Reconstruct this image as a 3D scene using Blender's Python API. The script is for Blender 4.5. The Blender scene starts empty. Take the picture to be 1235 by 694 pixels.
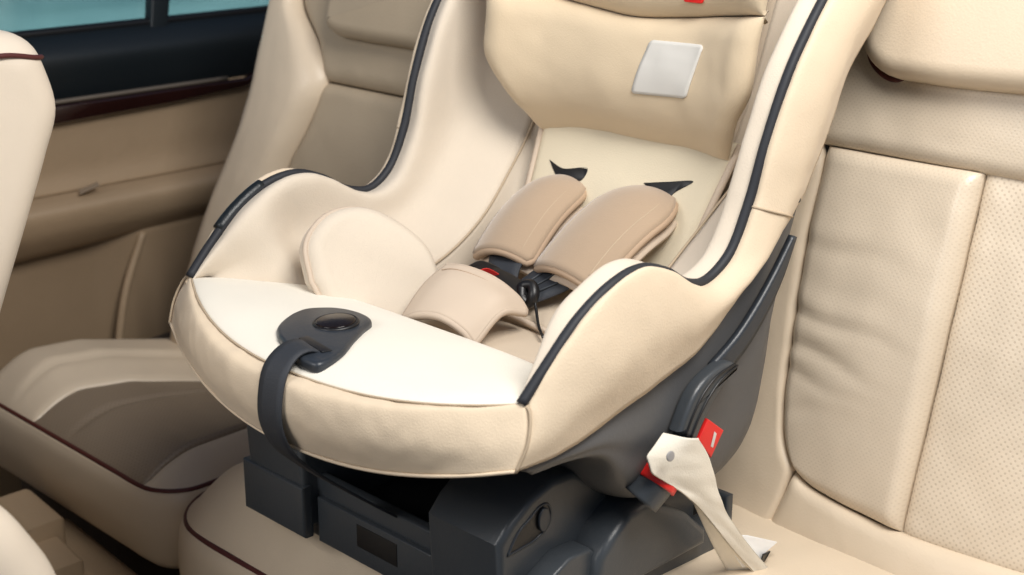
import bpy, math, random
from mathutils import Vector as V, noise
random.seed(4)
D = bpy.data; S = bpy.context.scene; COL = S.collection
R = math.radians
YC = .89                                  # centre line of the child seat

# ------------------------------------------------------------------ materials
def mat(name, col, rough=.5, bump=None, perf=None, var=0, spec=.5, metal=0, coat=0, sheen=0, weave=0, glass=False):
    m = D.materials.new(name); m.use_nodes = True
    nt = m.node_tree; N = nt.nodes; L = nt.links
    b = N['Principled BSDF']
    b.inputs['Base Color'].default_value = (*col, 1); b.inputs['Roughness'].default_value = rough
    b.inputs['Specular IOR Level'].default_value = spec; b.inputs['Metallic'].default_value = metal
    b.inputs['Coat Weight'].default_value = coat; b.inputs['Sheen Weight'].default_value = sheen
    tc = N.new('ShaderNodeTexCoord'); hs = []
    colsock = None
    if var:
        n = N.new('ShaderNodeTexNoise'); n.inputs['Scale'].default_value = 9; n.inputs['Detail'].default_value = 5
        L.new(tc.outputs['Object'], n.inputs['Vector'])
        mr = N.new('ShaderNodeMapRange'); mr.inputs[1].default_value = .3; mr.inputs[2].default_value = .7
        mr.inputs[3].default_value = 1 - var; mr.inputs[4].default_value = 1 + var; L.new(n.outputs['Fac'], mr.inputs[0])
        mx = N.new('ShaderNodeMix'); mx.data_type = 'RGBA'; mx.blend_type = 'MULTIPLY'; mx.inputs[0].default_value = 1
        mx.inputs[6].default_value = (*col, 1); L.new(mr.outputs[0], mx.inputs[7]); colsock = mx.outputs[2]
        mr2 = N.new('ShaderNodeMapRange'); mr2.inputs[1].default_value = .3; mr2.inputs[2].default_value = .7
        mr2.inputs[3].default_value = max(0, rough - .07); mr2.inputs[4].default_value = min(1, rough + .07)
        L.new(n.outputs['Fac'], mr2.inputs[0]); L.new(mr2.outputs[0], b.inputs['Roughness'])
    def add_h(sock, w):
        k = N.new('ShaderNodeMath'); k.operation = 'MULTIPLY'; k.inputs[1].default_value = w; L.new(sock, k.inputs[0]); hs.append(k.outputs[0])
    if bump:                                # leather grain: (scale, weight)
        v = N.new('ShaderNodeTexVoronoi'); v.inputs['Scale'].default_value = bump[0]; v.feature = 'SMOOTH_F1'
        L.new(tc.outputs['Object'], v.inputs['Vector']); add_h(v.outputs['Distance'], bump[1])
        n2 = N.new('ShaderNodeTexNoise'); n2.inputs['Scale'].default_value = bump[0] * .12; n2.inputs['Detail'].default_value = 4
        L.new(tc.outputs['Object'], n2.inputs['Vector']); add_h(n2.outputs['Fac'], bump[1] * 1.6)
    if weave:
        n3 = N.new('ShaderNodeTexNoise'); n3.inputs['Scale'].default_value = 700; n3.inputs['Detail'].default_value = 3
        L.new(tc.outputs['Object'], n3.inputs['Vector']); add_h(n3.outputs['Fac'], weave)
        n4 = N.new('ShaderNodeTexNoise'); n4.inputs['Scale'].default_value = 14; n4.inputs['Detail'].default_value = 3
        L.new(tc.outputs['Object'], n4.inputs['Vector']); add_h(n4.outputs['Fac'], weave * 4)
    if perf:                                # (spacing, axes mask, rotation axis, strength)
        mp = N.new('ShaderNodeMapping'); mp.inputs['Scale'].default_value = (1 / perf[0],) * 3
        rot = [0, 0, 0]; rot[perf[2]] = R(45); mp.inputs['Rotation'].default_value = rot
        L.new(tc.outputs['Object'], mp.inputs['Vector'])
        fr = N.new('ShaderNodeVectorMath'); fr.operation = 'FRACTION'; L.new(mp.outputs[0], fr.inputs[0])
        sb = N.new('ShaderNodeVectorMath'); sb.operation = 'SUBTRACT'; sb.inputs[1].default_value = (.5, .5, .5); L.new(fr.outputs[0], sb.inputs[0])
        ml = N.new('ShaderNodeVectorMath'); ml.operation = 'MULTIPLY'; ml.inputs[1].default_value = perf[1]; L.new(sb.outputs[0], ml.inputs[0])
        ln = N.new('ShaderNodeVectorMath'); ln.operation = 'LENGTH'; L.new(ml.outputs[0], ln.inputs[0])
        hr = N.new('ShaderNodeMapRange'); hr.inputs[1].default_value = .16; hr.inputs[2].default_value = .30
        hr.inputs[3].default_value = 1; hr.inputs[4].default_value = 0; L.new(ln.outputs['Value'], hr.inputs[0])
        add_h(hr.outputs[0], -.0006 * perf[3])
        m2 = N.new('ShaderNodeMix'); m2.data_type = 'RGBA'; m2.blend_type = 'MULTIPLY'
        k = N.new('ShaderNodeMath'); k.operation = 'MULTIPLY'; k.inputs[1].default_value = perf[3]; L.new(hr.outputs[0], k.inputs[0])
        L.new(k.outputs[0], m2.inputs[0])
        if colsock: L.new(colsock, m2.inputs[6])
        else: m2.inputs[6].default_value = (*col, 1)
        m2.inputs[7].default_value = (.38, .30, .22, 1); colsock = m2.outputs[2]
    if colsock: L.new(colsock, b.inputs['Base Color'])
    if hs:
        s = hs[0]
        for h in hs[1:]:
            a = N.new('ShaderNodeMath'); a.operation = 'ADD'; L.new(s, a.inputs[0]); L.new(h, a.inputs[1]); s = a.outputs[0]
        bp = N.new('ShaderNodeBump'); bp.inputs['Strength'].default_value = .8; bp.inputs['Distance'].default_value = 1
        L.new(s, bp.inputs['Height']); L.new(bp.outputs[0], b.inputs['Normal'])
    return m

BG = (.71, .59, .445)
M = dict(
    leather=mat('cream_leather', BG, .40, (520, .00016), var=.05),
    perfA=mat('fine_perforated_leather', (.70, .595, .465), .36, (520, .00013), perf=(.0034, (0, 1, 1), 0, .12), var=.05),
    perfB=mat('perforated_leather', (.71, .605, .475), .40, (420, .00014), perf=(.0043, (0, 1, 1), 0, .27), var=.05),
    taupe=mat('shaded_taupe_perforated_leather', (.285, .222, .16), .42, (420, .00018), perf=(.0046, (1, 1, 0), 2, .25), var=.06),  # part two-tone taupe leather, part shade put into the colour
    shadeb=mat('shaded_taupe_back_leather', (.47, .38, .27), .5, (420, .00018), var=.06),  # far backrest leather toned down, shade put into its colour
    frontl=mat('front_seat_leather', (.76, .66, .54), .45, (520, .00013), var=.04),
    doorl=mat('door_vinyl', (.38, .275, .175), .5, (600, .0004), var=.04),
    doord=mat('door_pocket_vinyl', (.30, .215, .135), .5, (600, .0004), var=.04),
    cream=mat('cream_fabric', (.82, .775, .68), .85, weave=.0004, var=.025, sheen=.15, spec=.25),
    band=mat('beige_fabric', (.72, .59, .435), .85, weave=.0004, var=.03, sheen=.15, spec=.25),
    wing=mat('wing_fabric', (.67, .585, .48), .85, weave=.00036, var=.03, sheen=.12, spec=.25),
    head=mat('head_fabric', (.66, .535, .375), .8, weave=.00036, var=.03, sheen=.15, spec=.3),
    back=mat('back_fabric', (.70, .62, .47), .85, weave=.00036, var=.03, spec=.25),
    lining=mat('seat_lining_fabric', (.56, .465, .36), .9, weave=.00036, var=.05, spec=.2),
    tan=mat('tan_plush', (.40, .295, .205), .9, weave=.0003, var=.05, sheen=.5, spec=.2),
    tanp=mat('tan_piping', (.45, .325, .225), .7, weave=.0001, spec=.3),
    peach=mat('beige_plush', (.58, .475, .375), .7, weave=.0001, spec=.3),
    pipe=mat('charcoal_piping', (.022, .024, .03), .6, weave=.0001, spec=.4),
    maroon=mat('maroon_piping', (.085, .016, .014), .5),
    stitch=mat('seam_thread', (.47, .37, .26), .8),
    plast=mat('charcoal_plastic', (.046, .053, .061), .34, (1500, .00012), spec=.5),
    plastg=mat('glossy_charcoal_plastic', (.026, .032, .041), .36, (1500, .00010), spec=.5),
    shell=mat('grey_shell_plastic', (.105, .105, .107), .5, (1500, .00015), spec=.4),
    black=mat('black_plastic', (.008, .008, .009), .4),
    gloss=mat('black_gloss', (.010, .006, .005), .16, spec=.35),
    web=mat('charcoal_webbing', (.026, .03, .038), .65, weave=.0004, perf=(.0022, (0, 0, 1), 1, .0)),
    belt=mat('beige_webbing', (.80, .745, .64), .6, weave=.0004, var=.03),
    red=mat('red_plastic', (.75, .02, .018), .35),
    white=mat('white_label_fabric', (.66, .64, .60), .7, weave=.0001, var=.02),
    paper=mat('white_paper', (.85, .85, .84), .7),
    chrome=mat('satin_metal_trim', (.24, .20, .16), .45, metal=.6),
    wood=mat('dark_wood_trim', (.018, .006, .005), .14, coat=.8, var=.2),
    trim=mat('black_door_trim', (.010, .014, .017), .38, (900, .0002)),
    carpet=mat('brown_carpet', (.05, .037, .027), .95, (350, .002), var=.2),
    snapg=mat('grey_snap', (.33, .32, .32), .35),
    metal=mat('grey_metal', (.4, .4, .42), .35, metal=1),
)
# seal / frames use M['trim']

# ------------------------------------------------------------------ objects
def link(name, verts, faces, m, parent=None, smooth=True, th=0, origin=None, flip=False, bevel=0, off=-1):
    o0 = V(parent['_o']) if parent else V(origin or (0, 0, 0))
    me = D.meshes.new(name)
    if flip: faces = [tuple(reversed(f)) for f in faces]
    me.from_pydata([tuple(V(v) - o0) for v in verts], [], faces); me.update()
    if smooth: me.shade_smooth()
    o = D.objects.new(name, me); COL.objects.link(o); me.materials.append(m)
    if parent:
        root = parent; o['_o'] = tuple(o0); o.parent = parent
    else: o.location = o0; o['_o'] = tuple(o0)
    if th:
        s = o.modifiers.new('thickness', 'SOLIDIFY'); s.thickness = th; s.offset = off
    if bevel:
        b = o.modifiers.new('bevel', 'BEVEL'); b.width = bevel; b.segments = 3; b.limit_method = 'ANGLE'; b.angle_limit = R(35)
        if smooth:
            me.set_sharp_from_angle(angle=R(50))
    return o
def thing(name, label, cat, o, group=None):
    e = D.objects.new(name, None); COL.objects.link(e); e.location = o; e['_o'] = tuple(o); e.empty_display_size = .05
    return tag(e, label, cat, group)
def tag(e, label, cat, group=None):
    e['label'] = label; e['category'] = cat
    if group: e['group'] = group
    return e

# ------------------------------------------------------------------ shape helpers
def cr(P, n, ts=None):
    """Catmull-Rom through P (chord parametrised), n samples or at the parameters ts (0..1)."""
    P = [V(p) for p in P]
    if len(P) == 2: P = [P[0], P[0].lerp(P[1], .5), P[1]]
    k = [0]
    for a, b in zip(P, P[1:]): k.append(k[-1] + max((b - a).length, 1e-6) ** .75)
    k = [x / k[-1] for x in k]
    T = []
    for i in range(len(P)):
        if i == 0: T.append((P[1] - P[0]) / (k[1] - k[0]))
        elif i == len(P) - 1: T.append((P[-1] - P[-2]) / (k[-1] - k[-2]))
        else:
            d0 = (P[i] - P[i-1]) / (k[i] - k[i-1]); d1 = (P[i+1] - P[i]) / (k[i+1] - k[i])
            w = (k[i] - k[i-1]) / (k[i+1] - k[i-1]); T.append(d0.lerp(d1, w))
    out = []
    for t in (ts or [j / (n - 1) for j in range(n)]):
        i = 0
        while i < len(P) - 2 and t > k[i+1]: i += 1
        h = k[i+1] - k[i]; s = (t - k[i]) / h
        out.append(P[i]*(2*s**3-3*s*s+1) + T[i]*h*(s**3-2*s*s+s) + P[i+1]*(3*s*s-2*s**3) + T[i+1]*h*(s**3-s*s))
    return out
def ucr(P, n):
    """Catmull-Rom, uniform in station index (for rows of stations that must stay matched)."""
    P = [V(p) for p in P]; out = []; m = len(P) - 1
    for j in range(n):
        t = j / (n - 1) * m; i = min(int(t), m - 1); s = t - i
        p0 = P[i-1] if i else P[0]*2 - P[1]; p3 = P[i+2] if i + 2 <= m else P[m]*2 - P[m-1]
        p1, p2 = P[i], P[i+1]
        out.append(.5*((2*p1) + (p2-p0)*s + (2*p0-5*p1+4*p2-p3)*s*s + (3*p1-p0-3*p2+p3)*s**3))
    return out
def gfaces(n, m, closed=False):
    f = []
    for i in range(n - 1):
        for j in range(m - 1 + (1 if closed else 0)):
            j2 = (j + 1) % m
            f.append((i*m + j, i*m + j2, (i+1)*m + j2, (i+1)*m + j))
    return f
def loft(rows, nu, nv):
    """rows of matched stations -> smooth grid nu (across rows) x nv (along)."""
    lines = [ucr(r, nv) for r in rows]
    cols = [ucr([l[j] for l in lines], nu) for j in range(nv)]
    return [[cols[j][i] for j in range(nv)] for i in range(nu)]
def normals(G):
    n, m = len(G), len(G[0]); out = []
    for i in range(n):
        r = []
        for j in range(m):
            a = G[min(i+1, n-1)][j] - G[max(i-1, 0)][j]; b = G[i][min(j+1, m-1)] - G[i][max(j-1, 0)]
            c = a.cross(b); r.append(c.normalized() if c.length > 1e-12 else V((0, 0, 1)))
        out.append(r)
    return out
def ease(n, k=.75):
    return [(1-k)*t + k*(.5-.5*math.cos(math.pi*t)) for t in (i/(n-1) for i in range(n))]
def coons(c0, c1, d0, d1, nu=40, nv=40):
    """c0,c1: edges at v=0,1 (running u); d0,d1: edges at u=0,1 (running v). returns grid, us, vs"""
    us, vs = ease(nu), ease(nv)
    A, B, C, E = cr(c0, 0, us), cr(c1, 0, us), cr(d0, 0, vs), cr(d1, 0, vs)
    G = []
    for i, u in enumerate(us):
        r = []
        for j, v in enumerate(vs):
            bl = A[0]*((1-u)*(1-v)) + A[-1]*(u*(1-v)) + B[0]*((1-u)*v) + B[-1]*(u*v)
            r.append(A[i]*(1-v) + B[i]*v + C[j]*(1-u) + E[j]*u - bl)
        G.append(r)
    return G, us, vs
def prof(e, r):
    x = min(e / r, 1); return math.sqrt(max(0, 1 - (1 - x)**2))
def puff(G, us, vs, H, r, dome=0, sgn=1, edges=(1, 1, 1, 1), extra=None, ref=None):
    """raise the grid along its normals with rounded edges; edges=(u0,u1,v0,v1) switches."""
    NN = normals(G); n, m = len(G), len(G[0])
    Lu = sum((G[i+1][m//2]-G[i][m//2]).length for i in range(n-1)); Lv = sum((G[n//2][j+1]-G[n//2][j]).length for j in range(m-1))
    out = []
    if ref is not None:
        s = sum(NN[i][j].dot(V(ref)) for i in range(n) for j in range(m)); sgn = 1 if s > 0 else -1
    for i, u in enumerate(us):
        row = []
        for j, v in enumerate(vs):
            h = 1
            if edges[0]: h *= prof(u*Lu, r*edges[0])
            if edges[1]: h *= prof((1-u)*Lu, r*edges[1])
            if edges[2]: h *= prof(v*Lv, r*edges[2])
            if edges[3]: h *= prof((1-v)*Lv, r*edges[3])
            h = H*h + dome*16*u*(1-u)*v*(1-v)
            if extra: h += extra(u, v, G[i][j])
            row.append(G[i][j] + NN[i][j]*(sgn*h))
        out.append(row)
    return out, sgn
def gridobj(name, G, m, parent=None, th=0, flip=False, origin=None, **k):
    n, mm = len(G), len(G[0])
    return link(name, [v for r in G for v in r], [tuple(reversed(q)) for q in gfaces(n, mm)], m, parent, th=th, flip=flip, origin=origin, **k)
def patch(name, c0, c1, d0, d1, m, parent, ref, H=.008, r=.02, dome=0, nu=44, nv=44, th=.006, extra=None, edges=(1,1,1,1), origin=None):
    G, us, vs = coons(c0, c1, d0, d1, nu, nv)
    P, sgn = puff(G, us, vs, H, r, dome, ref=ref, extra=extra, edges=edges)
    o = gridobj(name, P, m, parent, th=th, flip=sgn < 0, origin=origin); GRIDS[name] = P; return o
GRIDS = {}
def on(name, axis, a, b):
    '''coordinate `axis` of the stored grid where its other two coordinates are nearest (a, b)'''
    ia, ib = [k for k in range(3) if k != axis]
    q = sorted((v for r in GRIDS[name] for v in r), key=lambda v: (v[ia]-a)**2+(v[ib]-b)**2)[:4]
    w = [1/(1e-9+(v[ia]-a)**2+(v[ib]-b)**2) for v in q]
    return sum(v[axis]*x for v, x in zip(q, w))/sum(w)
def tube_g(path, r, seg=8, flat=None, closed=False):
    path = [V(p) for p in path]; n = len(path); vs = []
    t0 = (path[1] - path[0]).normalized(); up = V((0, 0, 1)) if abs(t0.z) < .9 else V((1, 0, 0))
    nrm = (up - t0*up.dot(t0)).normalized()
    for i, p in enumerate(path):
        a = path[i-1] if i or closed else p; b = path[(i+1) % n] if i < n-1 or closed else p
        t = (b - a).normalized(); nrm = (nrm - t*nrm.dot(t)).normalized(); bi = t.cross(nrm)
        for k in range(seg):
            q = 2*math.pi*k/seg; vs.append(p + nrm*(r*math.cos(q)) + bi*(r*math.sin(q)*(flat or 1)))
    f = gfaces(n, seg, True)
    if closed: f += [((n-1)*seg+k, (n-1)*seg+(k+1) % seg, (k+1) % seg, k) for k in range(seg)]
    else:
        f.append(tuple(range(seg-1, -1, -1))); f.append(tuple((n-1)*seg+k for k in range(seg)))
    return vs, [tuple(reversed(x)) for x in f]
def tube(name, path, r, m, parent=None, n=60, seg=8, closed=False, origin=None, raw=False):
    p = path if raw else cr(list(path) + ([path[0]] if closed else []), n + (1 if closed else 0))
    if closed and not raw: p = p[:-1]
    v, f = tube_g(p, r, seg, closed=closed)
    return link(name, v, f, m, parent, origin=origin)
def strip(name, path, wid, m, parent=None, th=.0015, n=40, origin=None, nw=5, arch=0):
    """flat webbing along path; wid = list of (centre, half-width vector)"""
    A = cr([V(p) - V(w) for p, w in zip(path, wid)], n); B = cr([V(p) + V(w) for p, w in zip(path, wid)], n)
    G = [[A[j].lerp(B[j], i/(nw-1)) for j in range(n)] for i in range(nw)]
    return gridobj(name, G, m, parent, th=th, origin=origin, off=0)
def slab(outline, d, r, seg=5, smooth_n=0):
    """closed outline (list of 3D, planar) extruded by vector d with rounded rims of radius r -> verts, faces"""
    P = [V(p) for p in outline]
    if smooth_n: P = cr(P + [P[0]], smooth_n + 1)[:-1]
    d = V(d); n = len(P); nd = d.normalized(); L = d.length
    c = sum(P, V((0, 0, 0))) / n
    ar = V((0, 0, 0))
    for i in range(n): ar += (P[i]-c).cross(P[(i+1) % n]-c)
    if ar.dot(nd) < 0: P.reverse()
    ins = []
    for i in range(n):
        a = (P[i]-P[i-1]).normalized(); b = (P[(i+1) % n]-P[i]).normalized()
        na = nd.cross(a); nb = nd.cross(b); q = na + nb
        q = q / max(q.dot(na), .35) if q.length > 1e-9 else na
        ins.append(q)
    rings = []
    for k in range(seg+1):
        q = math.pi/2*k/seg; rings.append((r*(1-math.sin(q)), r*(1-math.cos(q))))
    prof_ = [(ii, z) for ii, z in rings] + [(ii, L - z) for ii, z in reversed(rings)]
    vs = []
    for ii, z in prof_:
        for i in range(n): vs.append(P[i] + ins[i]*ii + nd*z)
    f = gfaces(len(prof_), n, True); f = [tuple(reversed(x)) for x in f]
    f = [tuple(reversed(x)) for x in f]
    f.append(tuple(range(n-1, -1, -1))); m0 = (len(prof_)-1)*n; f.append(tuple(m0+i for i in range(n)))
    return vs, f
def slabobj(name, outline, d, r, m, parent=None, origin=None, smooth_n=0, seg=4):
    v, f = slab(outline, d, r, seg, smooth_n)
    o = link(name, v, f, m, parent, origin=origin); o.data.set_sharp_from_angle(angle=R(40)); return o
def disc(name, c, nrm, rad, h, m, parent, seg=40, r=.001):
    nrm = V(nrm).normalized(); a = nrm.orthogonal().normalized(); b = nrm.cross(a)
    return slabobj(name, [V(c)+a*(rad*math.cos(2*math.pi*k/seg))+b*(rad*math.sin(2*math.pi*k/seg)) for k in range(seg)], nrm*h, r, m, parent)

# ================================================================== CHILD SEAT
cs = thing('child_car_seat', 'cream and beige child car seat on a charcoal plastic base, strapped to the rear bench', 'child car seat', (.9, YC, .43))
E = [(.690,.210,.645),(.715,.212,.670),(.745,.213,.696),(.779,.214,.714),(.811,.213,.719),(.843,.213,.709),(.872,.211,.693),(.899,.209,.689),(.928,.210,.705),(.950,.211,.743),(.968,.213,.795),(.993,.215,.85),(1.031,.216,.90),(1.085,.216,.955),(1.14,.208,1.0)]
I = [(.715,.200,.640),(.74,.185,.634),(.775,.16,.627),(.80,.148,.615),(.83,.138,.612),(.86,.128,.616),(.89,.122,.626),(.93,.12,.642),(.968,.119,.667),(1.01,.125,.703),(1.05,.133,.742),(1.08,.14,.79),(1.105,.145,.84),(1.14,.15,.91),(1.18,.15,.98)]
J = [(.80,.12,.575),(.84,.105,.572),(.88,.1,.572),(.92,.1,.575),(.965,.1,.59),(1.0,.1,.635),(1.03,.103,.695),(1.058,.108,.745),(1.088,.11,.81),(1.112,.11,.87),(1.142,.11,.94),(1.17,.11,.985)]
B = [(.672,.222,.603),(.715,.226,.605),(.755,.226,.611),(.795,.226,.621),(.83,.226,.630),(.865,.225,.638),(.90,.224,.655),(.93,.224,.678),(.967,.224,.704),(.994,.224,.728),(1.016,.225,.755),(1.036,.226,.79),(1.062,.226,.842),(1.108,.222,.88),(1.165,.216,.94)]
def en(P, i):
    a = V(P[min(i+1, len(P)-1)]) - V(P[max(i-1, 0)]); a.y = 0; a.normalize(); return V((-a.z, 0, a.x))
E1 = []; EO = []; O1 = []; O2 = []; MID = []
for i, p in enumerate(E):
    n = en(E, i); p = V(p); a = min(1, i/2)
    E1.append(p + n*(.002*a) + V((0, -.018*a - .004, 0)))
    bulge = [0, .001, .002, .003, .003, .003, .002, .001, .001, .001, .001, .001, .001, .001, .001][i]
    O1.append(p + n*bulge + V((0, .006 + .006*min(1, i/2), 0)))
    O2.append(p.lerp(V(B[i]), .5) + V((0, .009 + .007*min(1, i/2), 0)))
    q = V(E1[i]).lerp(V(I[i]), .5); MID.append(q + V((.004, .004 if i < 3 else .022, 0)))
def ruffle(G, a=.0011, b=.0005, k=22):
    NN = normals(G)
    return [[p + NN[i][j]*(a*noise.noise(p*k) + b*noise.noise(p*k*3)) for j, p in enumerate(r)] for i, r in enumerate(G)]
def side(P, s): return [V((p[0], YC + s*p[1], p[2])) for p in P]
for s in (1, -1):
    G = loft([side(q, s) for q in (E, E1, MID, I)], 26, 110)
    gridobj('wing_lining', ruffle(G), M['cream'] if 0 else M['wing'], cs, th=.006, flip=s < 0)
    G = loft([side(q, s) for q in (I[3:], [V(a).lerp(V(b), .5)+V((.006, .004, -.004)) for a, b in zip(I[3:], J)], J)], 14, 90)
    gridobj('inner_side_panel', G, M['wing'], cs, th=.005, flip=s < 0)
    G = loft([side(q, s) for q in (E, O1, O2, B)], 26, 110)
    gridobj('side_cover', ruffle(G, .0014, .0006), M['band'], cs, th=.006, flip=s > 0)
    tube('edge_piping', side([V(p)+en(E, i)*.002 + V((0, .001, 0)) for i, p in enumerate(E)], s), .0044, M['pipe'], cs, n=140)
    tube('wing_seam', side([V(p)+V((-.001, -.001, 0)) for p in I[4:]], s), .0013, M['stitch'], cs, n=70, seg=6)
    bseam = [ucr([side(q, s)[9] for q in (E, O1, O2, B)], 20)]
    tube('cross_seam', [p + V((0, s*.0003, 0)) for p in bseam[0]], .0011, M['stitch'], cs, raw=True, seg=6)
# the well and the backrest behind the pads
pre = [(.790,.150,.622),(.798,.132,.60)]
CL = pre + J
G = loft([side(CL, 1), [V((p[0]+(.006 if k > 5 else 0), YC, p[2]-(.006 if 1 < k < 7 else 0))) for k, p in enumerate(CL)], side(CL, -1)], 24, 110)
gridobj('seat_lining', G, M['lining'], cs, th=.006)
# front pad
wF = [.210*k/8 for k in range(8, -9, -1)]
def Fx(w): return .690 - .060*(1 - abs(w/.210)**(2.0 if w > 0 else 2.9))
def Fz(w): return .645 - .012*(1 - (w/.210)**2)
F = [V((Fx(w), YC+w, Fz(w))) for w in wF]
rear = [(.782, YC+.158, .626), (.790, YC+.11, .625), (.792, YC, .625), (.790, YC-.11, .625), (.782, YC-.158, .626)]
sideF = side([(.690,.210,.645),(.715,.200,.641),(.745,.183,.634),(.782,.158,.626)], 1); sideN = side([(.690,.210,.645),(.715,.200,.641),(.745,.183,.634),(.782,.158,.626)], -1)
def padf(x, y):
    return 0
patch('front_pad', F, rear, sideF, sideN, M['cream'], cs, (0, 0, 1), H=.005, r=.025, dome=.007, nu=60, nv=40, th=.012)
tube('front_pad_seam', [p+V((-.0005, 0, .0008)) for p in F], .0009, M['stitch'], cs, n=80, seg=6)
def bandrow(end, A, dz):
    ex, ew, ez = end
    return [V((ex - A*(1 - abs(k/8)**(2.1 if k > 0 else 2.8)), YC + ew*k/8, ez - dz*(1-(k/8)**2))) for k in range(8, -9, -1)]
endr = lambda L_: (L_[0].x, L_[0].y, L_[0].z)
rows = [F, bandrow(endr(O1), .073, .018), bandrow(endr(O2), .066, .024), bandrow(B[0], .044, .032)]
gridobj('front_band', ruffle(loft(rows, 24, 130), .0010, .0007, 26), M['band'], cs, th=.006)
tube('hem', rows[3], .0014, M['band'], cs, n=90)
for s in (1, -1):
    tube('corner_seam', [rows[k][0 if s > 0 else -1] + V((-.001, s*.001, 0)) for k in range(4)], .0012, M['stitch'], cs, n=20, seg=6)
# corner clips on the far edge
a = side([V(p)+en(E, i)*.002+V((0, .003, 0)) for i, p in enumerate(E)], 1)
tube('edge_clip', ucr(a, 15*8)[int(1.5/14*120):int(3.1/14*120)], .0062, M['trim'], cs, raw=True, seg=12)

# back pad
def pb(w, t, dx=0):   # point on the reclined back: t = height z
    xs = [(.60, .985), (.635, 1.0), (.695, 1.03), (.745, 1.056), (.81, 1.086)]
    for (z0, x0), (z1, x1) in zip(xs, xs[1:]):
        if t <= z1 or z1 == .81: x = x0 + (x1-x0)*(t-z0)/(z1-z0); break
    return V((x - .012 + dx, YC+w, t))
patch('back_pad', [pb(.092, .605), pb(0, .600), pb(-.108, .605)], [pb(.108, .765), pb(0, .765), pb(-.130, .765)],
      [pb(.092, .605), pb(.097, .68), pb(.108, .765)], [pb(-.108, .605), pb(-.116, .68), pb(-.130, .765)],
      M['back'], cs, (-1, 0, .3), H=.010, r=.012, dome=.004, th=.004)
for s in (1, -1):
    q_ = (.092, .097, .108) if s > 0 else (-.108, -.116, -.130)
    tube('back_pad_piping', [pb(q_[0], .605, -.006), pb(q_[1], .68, -.006), pb(q_[2], .765, -.006)], .0035, M['peach'], cs, n=30)
wrk = lambda u, v, p: .0012*noise.noise(p*24) + .0006*noise.noise(p*60)
# head cushion: curved, wings forward
def hc(w, z, d=0):
    X = 1.048 + .06*max(0, z-.86) + d
    hw = .113 + .042*min(1, max(0, (z-.745)/.075)) + (.012*max(0, (z-.8)/.1) if w < 0 else 0)
    k = abs(w); X -= (.046 if w > 0 else .036)*max(0, (k-.45)/.55)**1.7 * min(1, max(0, (z-.735)/.07))
    return V((X, YC - .007 + w*hw, z))
def topz(w): return .866 + .02*abs(w)**1.4
wz = [.744, .765, .79, .82, .86, .886]
wl = [1, .8, .6, .3, 0, -.3, -.6, -.8, -1]
patch('head_cushion', [hc(w, .751-.006*w*w*w-.005*w*w) for w in wl], [hc(w, topz(w)) for w in wl], [hc(1, z) for z in [.740]+wz[1:]], [hc(-1, z) for z in [.752]+wz[1:]],
      M['head'], cs, (-1, 0, 0), H=.017, r=.02, dome=.004, th=.007, nu=60, nv=50, extra=wrk, edges=(1, 1, 5.2, 1))
hcush = [o for o in COL.objects if o.name == 'head_cushion'][0]
patch('head_roll', [hc(w, topz(w)) for w in wl], [hc(w, 1.0, .02) for w in wl], [hc(1, .886), hc(1, .94), hc(1, 1.0, .02)], [hc(-1, .886), hc(-1, .94), hc(-1, 1.0, .02)],
      M['head'], cs, (-1, 0, 0), H=.016, r=.025, dome=.004, th=.007, nu=50, nv=30)

lc = [(.847, .852), (.783, .8545), (.796, .8065), (.860, .803)]
lp = [V((on('head_cushion', 0, y, z) - .0012, y, z)) for y, z in lc]
def roundpoly(P, r, k=5):
    out = []
    for i, p in enumerate(P):
        a = (P[i-1]-p).normalized(); b = (P[(i+1) % len(P)]-p).normalized()
        for j in range(k+1):
            t = j/k; out.append((p+a*r)*(1-t)**2 + p*(2*t*(1-t)) + (p+b*r)*t*t)
    return out
lv, lf = slab([V((1.03, p.y, p.z)) for p in roundpoly(lp, .006)], (-.002, 0, 0), .0004, 3)
LG = [[V((on('head_cushion', 0, (1-u)*((1-v)*lc[0][0]+v*lc[1][0])+u*((1-v)*lc[3][0]+v*lc[2][0]), (1-u)*((1-v)*lc[0][1]+v*lc[1][1])+u*((1-v)*lc[3][1]+v*lc[2][1])) - .0008,
      (1-u)*((1-v)*lc[0][0]+v*lc[1][0])+u*((1-v)*lc[3][0]+v*lc[2][0]), (1-u)*((1-v)*lc[0][1]+v*lc[1][1])+u*((1-v)*lc[3][1]+v*lc[2][1]))) for v in [k/16 for k in range(17)]] for u in [k/16 for k in range(17)]]
for i_, j_ in ((0, 0), (0, 16), (16, 0), (16, 16)):        # round the corners off
    d_ = LG[8][8] - LG[i_][j_]; LG[i_][j_] = LG[i_][j_] + d_*.045
lo_ = gridobj('label_patch', LG, M['white'], hcush, th=.001, off=0)
tx = on('head_roll', 0, .80, .889)
slabobj('pull_tag', roundpoly([V((tx-.003, .813, .905)), V((tx-.003, .793, .905)), V((tx-.004, .795, .888)), V((tx-.004, .815, .888))], .002), (.003, 0, 0), .0008, M['red'], hcush)

# inner side pads (oval cushions against the lining)
o = [(.784, .648), (.790, .676), (.812, .694), (.838, .697), (.862, .684), (.880, .658), (.876, .625), (.852, .600), (.812, .605), (.790, .625)]
def sp(x, z):
    x = .81 + (x-.832)*1.14; z = .641 + (z-.648)*1.1
    return V((x, YC + .168 - .03*(x-.78)/.1 - .055*(.70-z)/.1 - .006, z))
sv, sf = slab([sp(x, z) for x, z in o], (.004, -.030, .012), .013, 6, 72)
link('side_pad', sv, sf, M['wing'], cs)
tube('side_pad_piping', [sp(x, z) + V((.001, -.017, .006)) for x, z in o], .0026, M['peach'], cs, n=72, closed=True)

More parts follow.
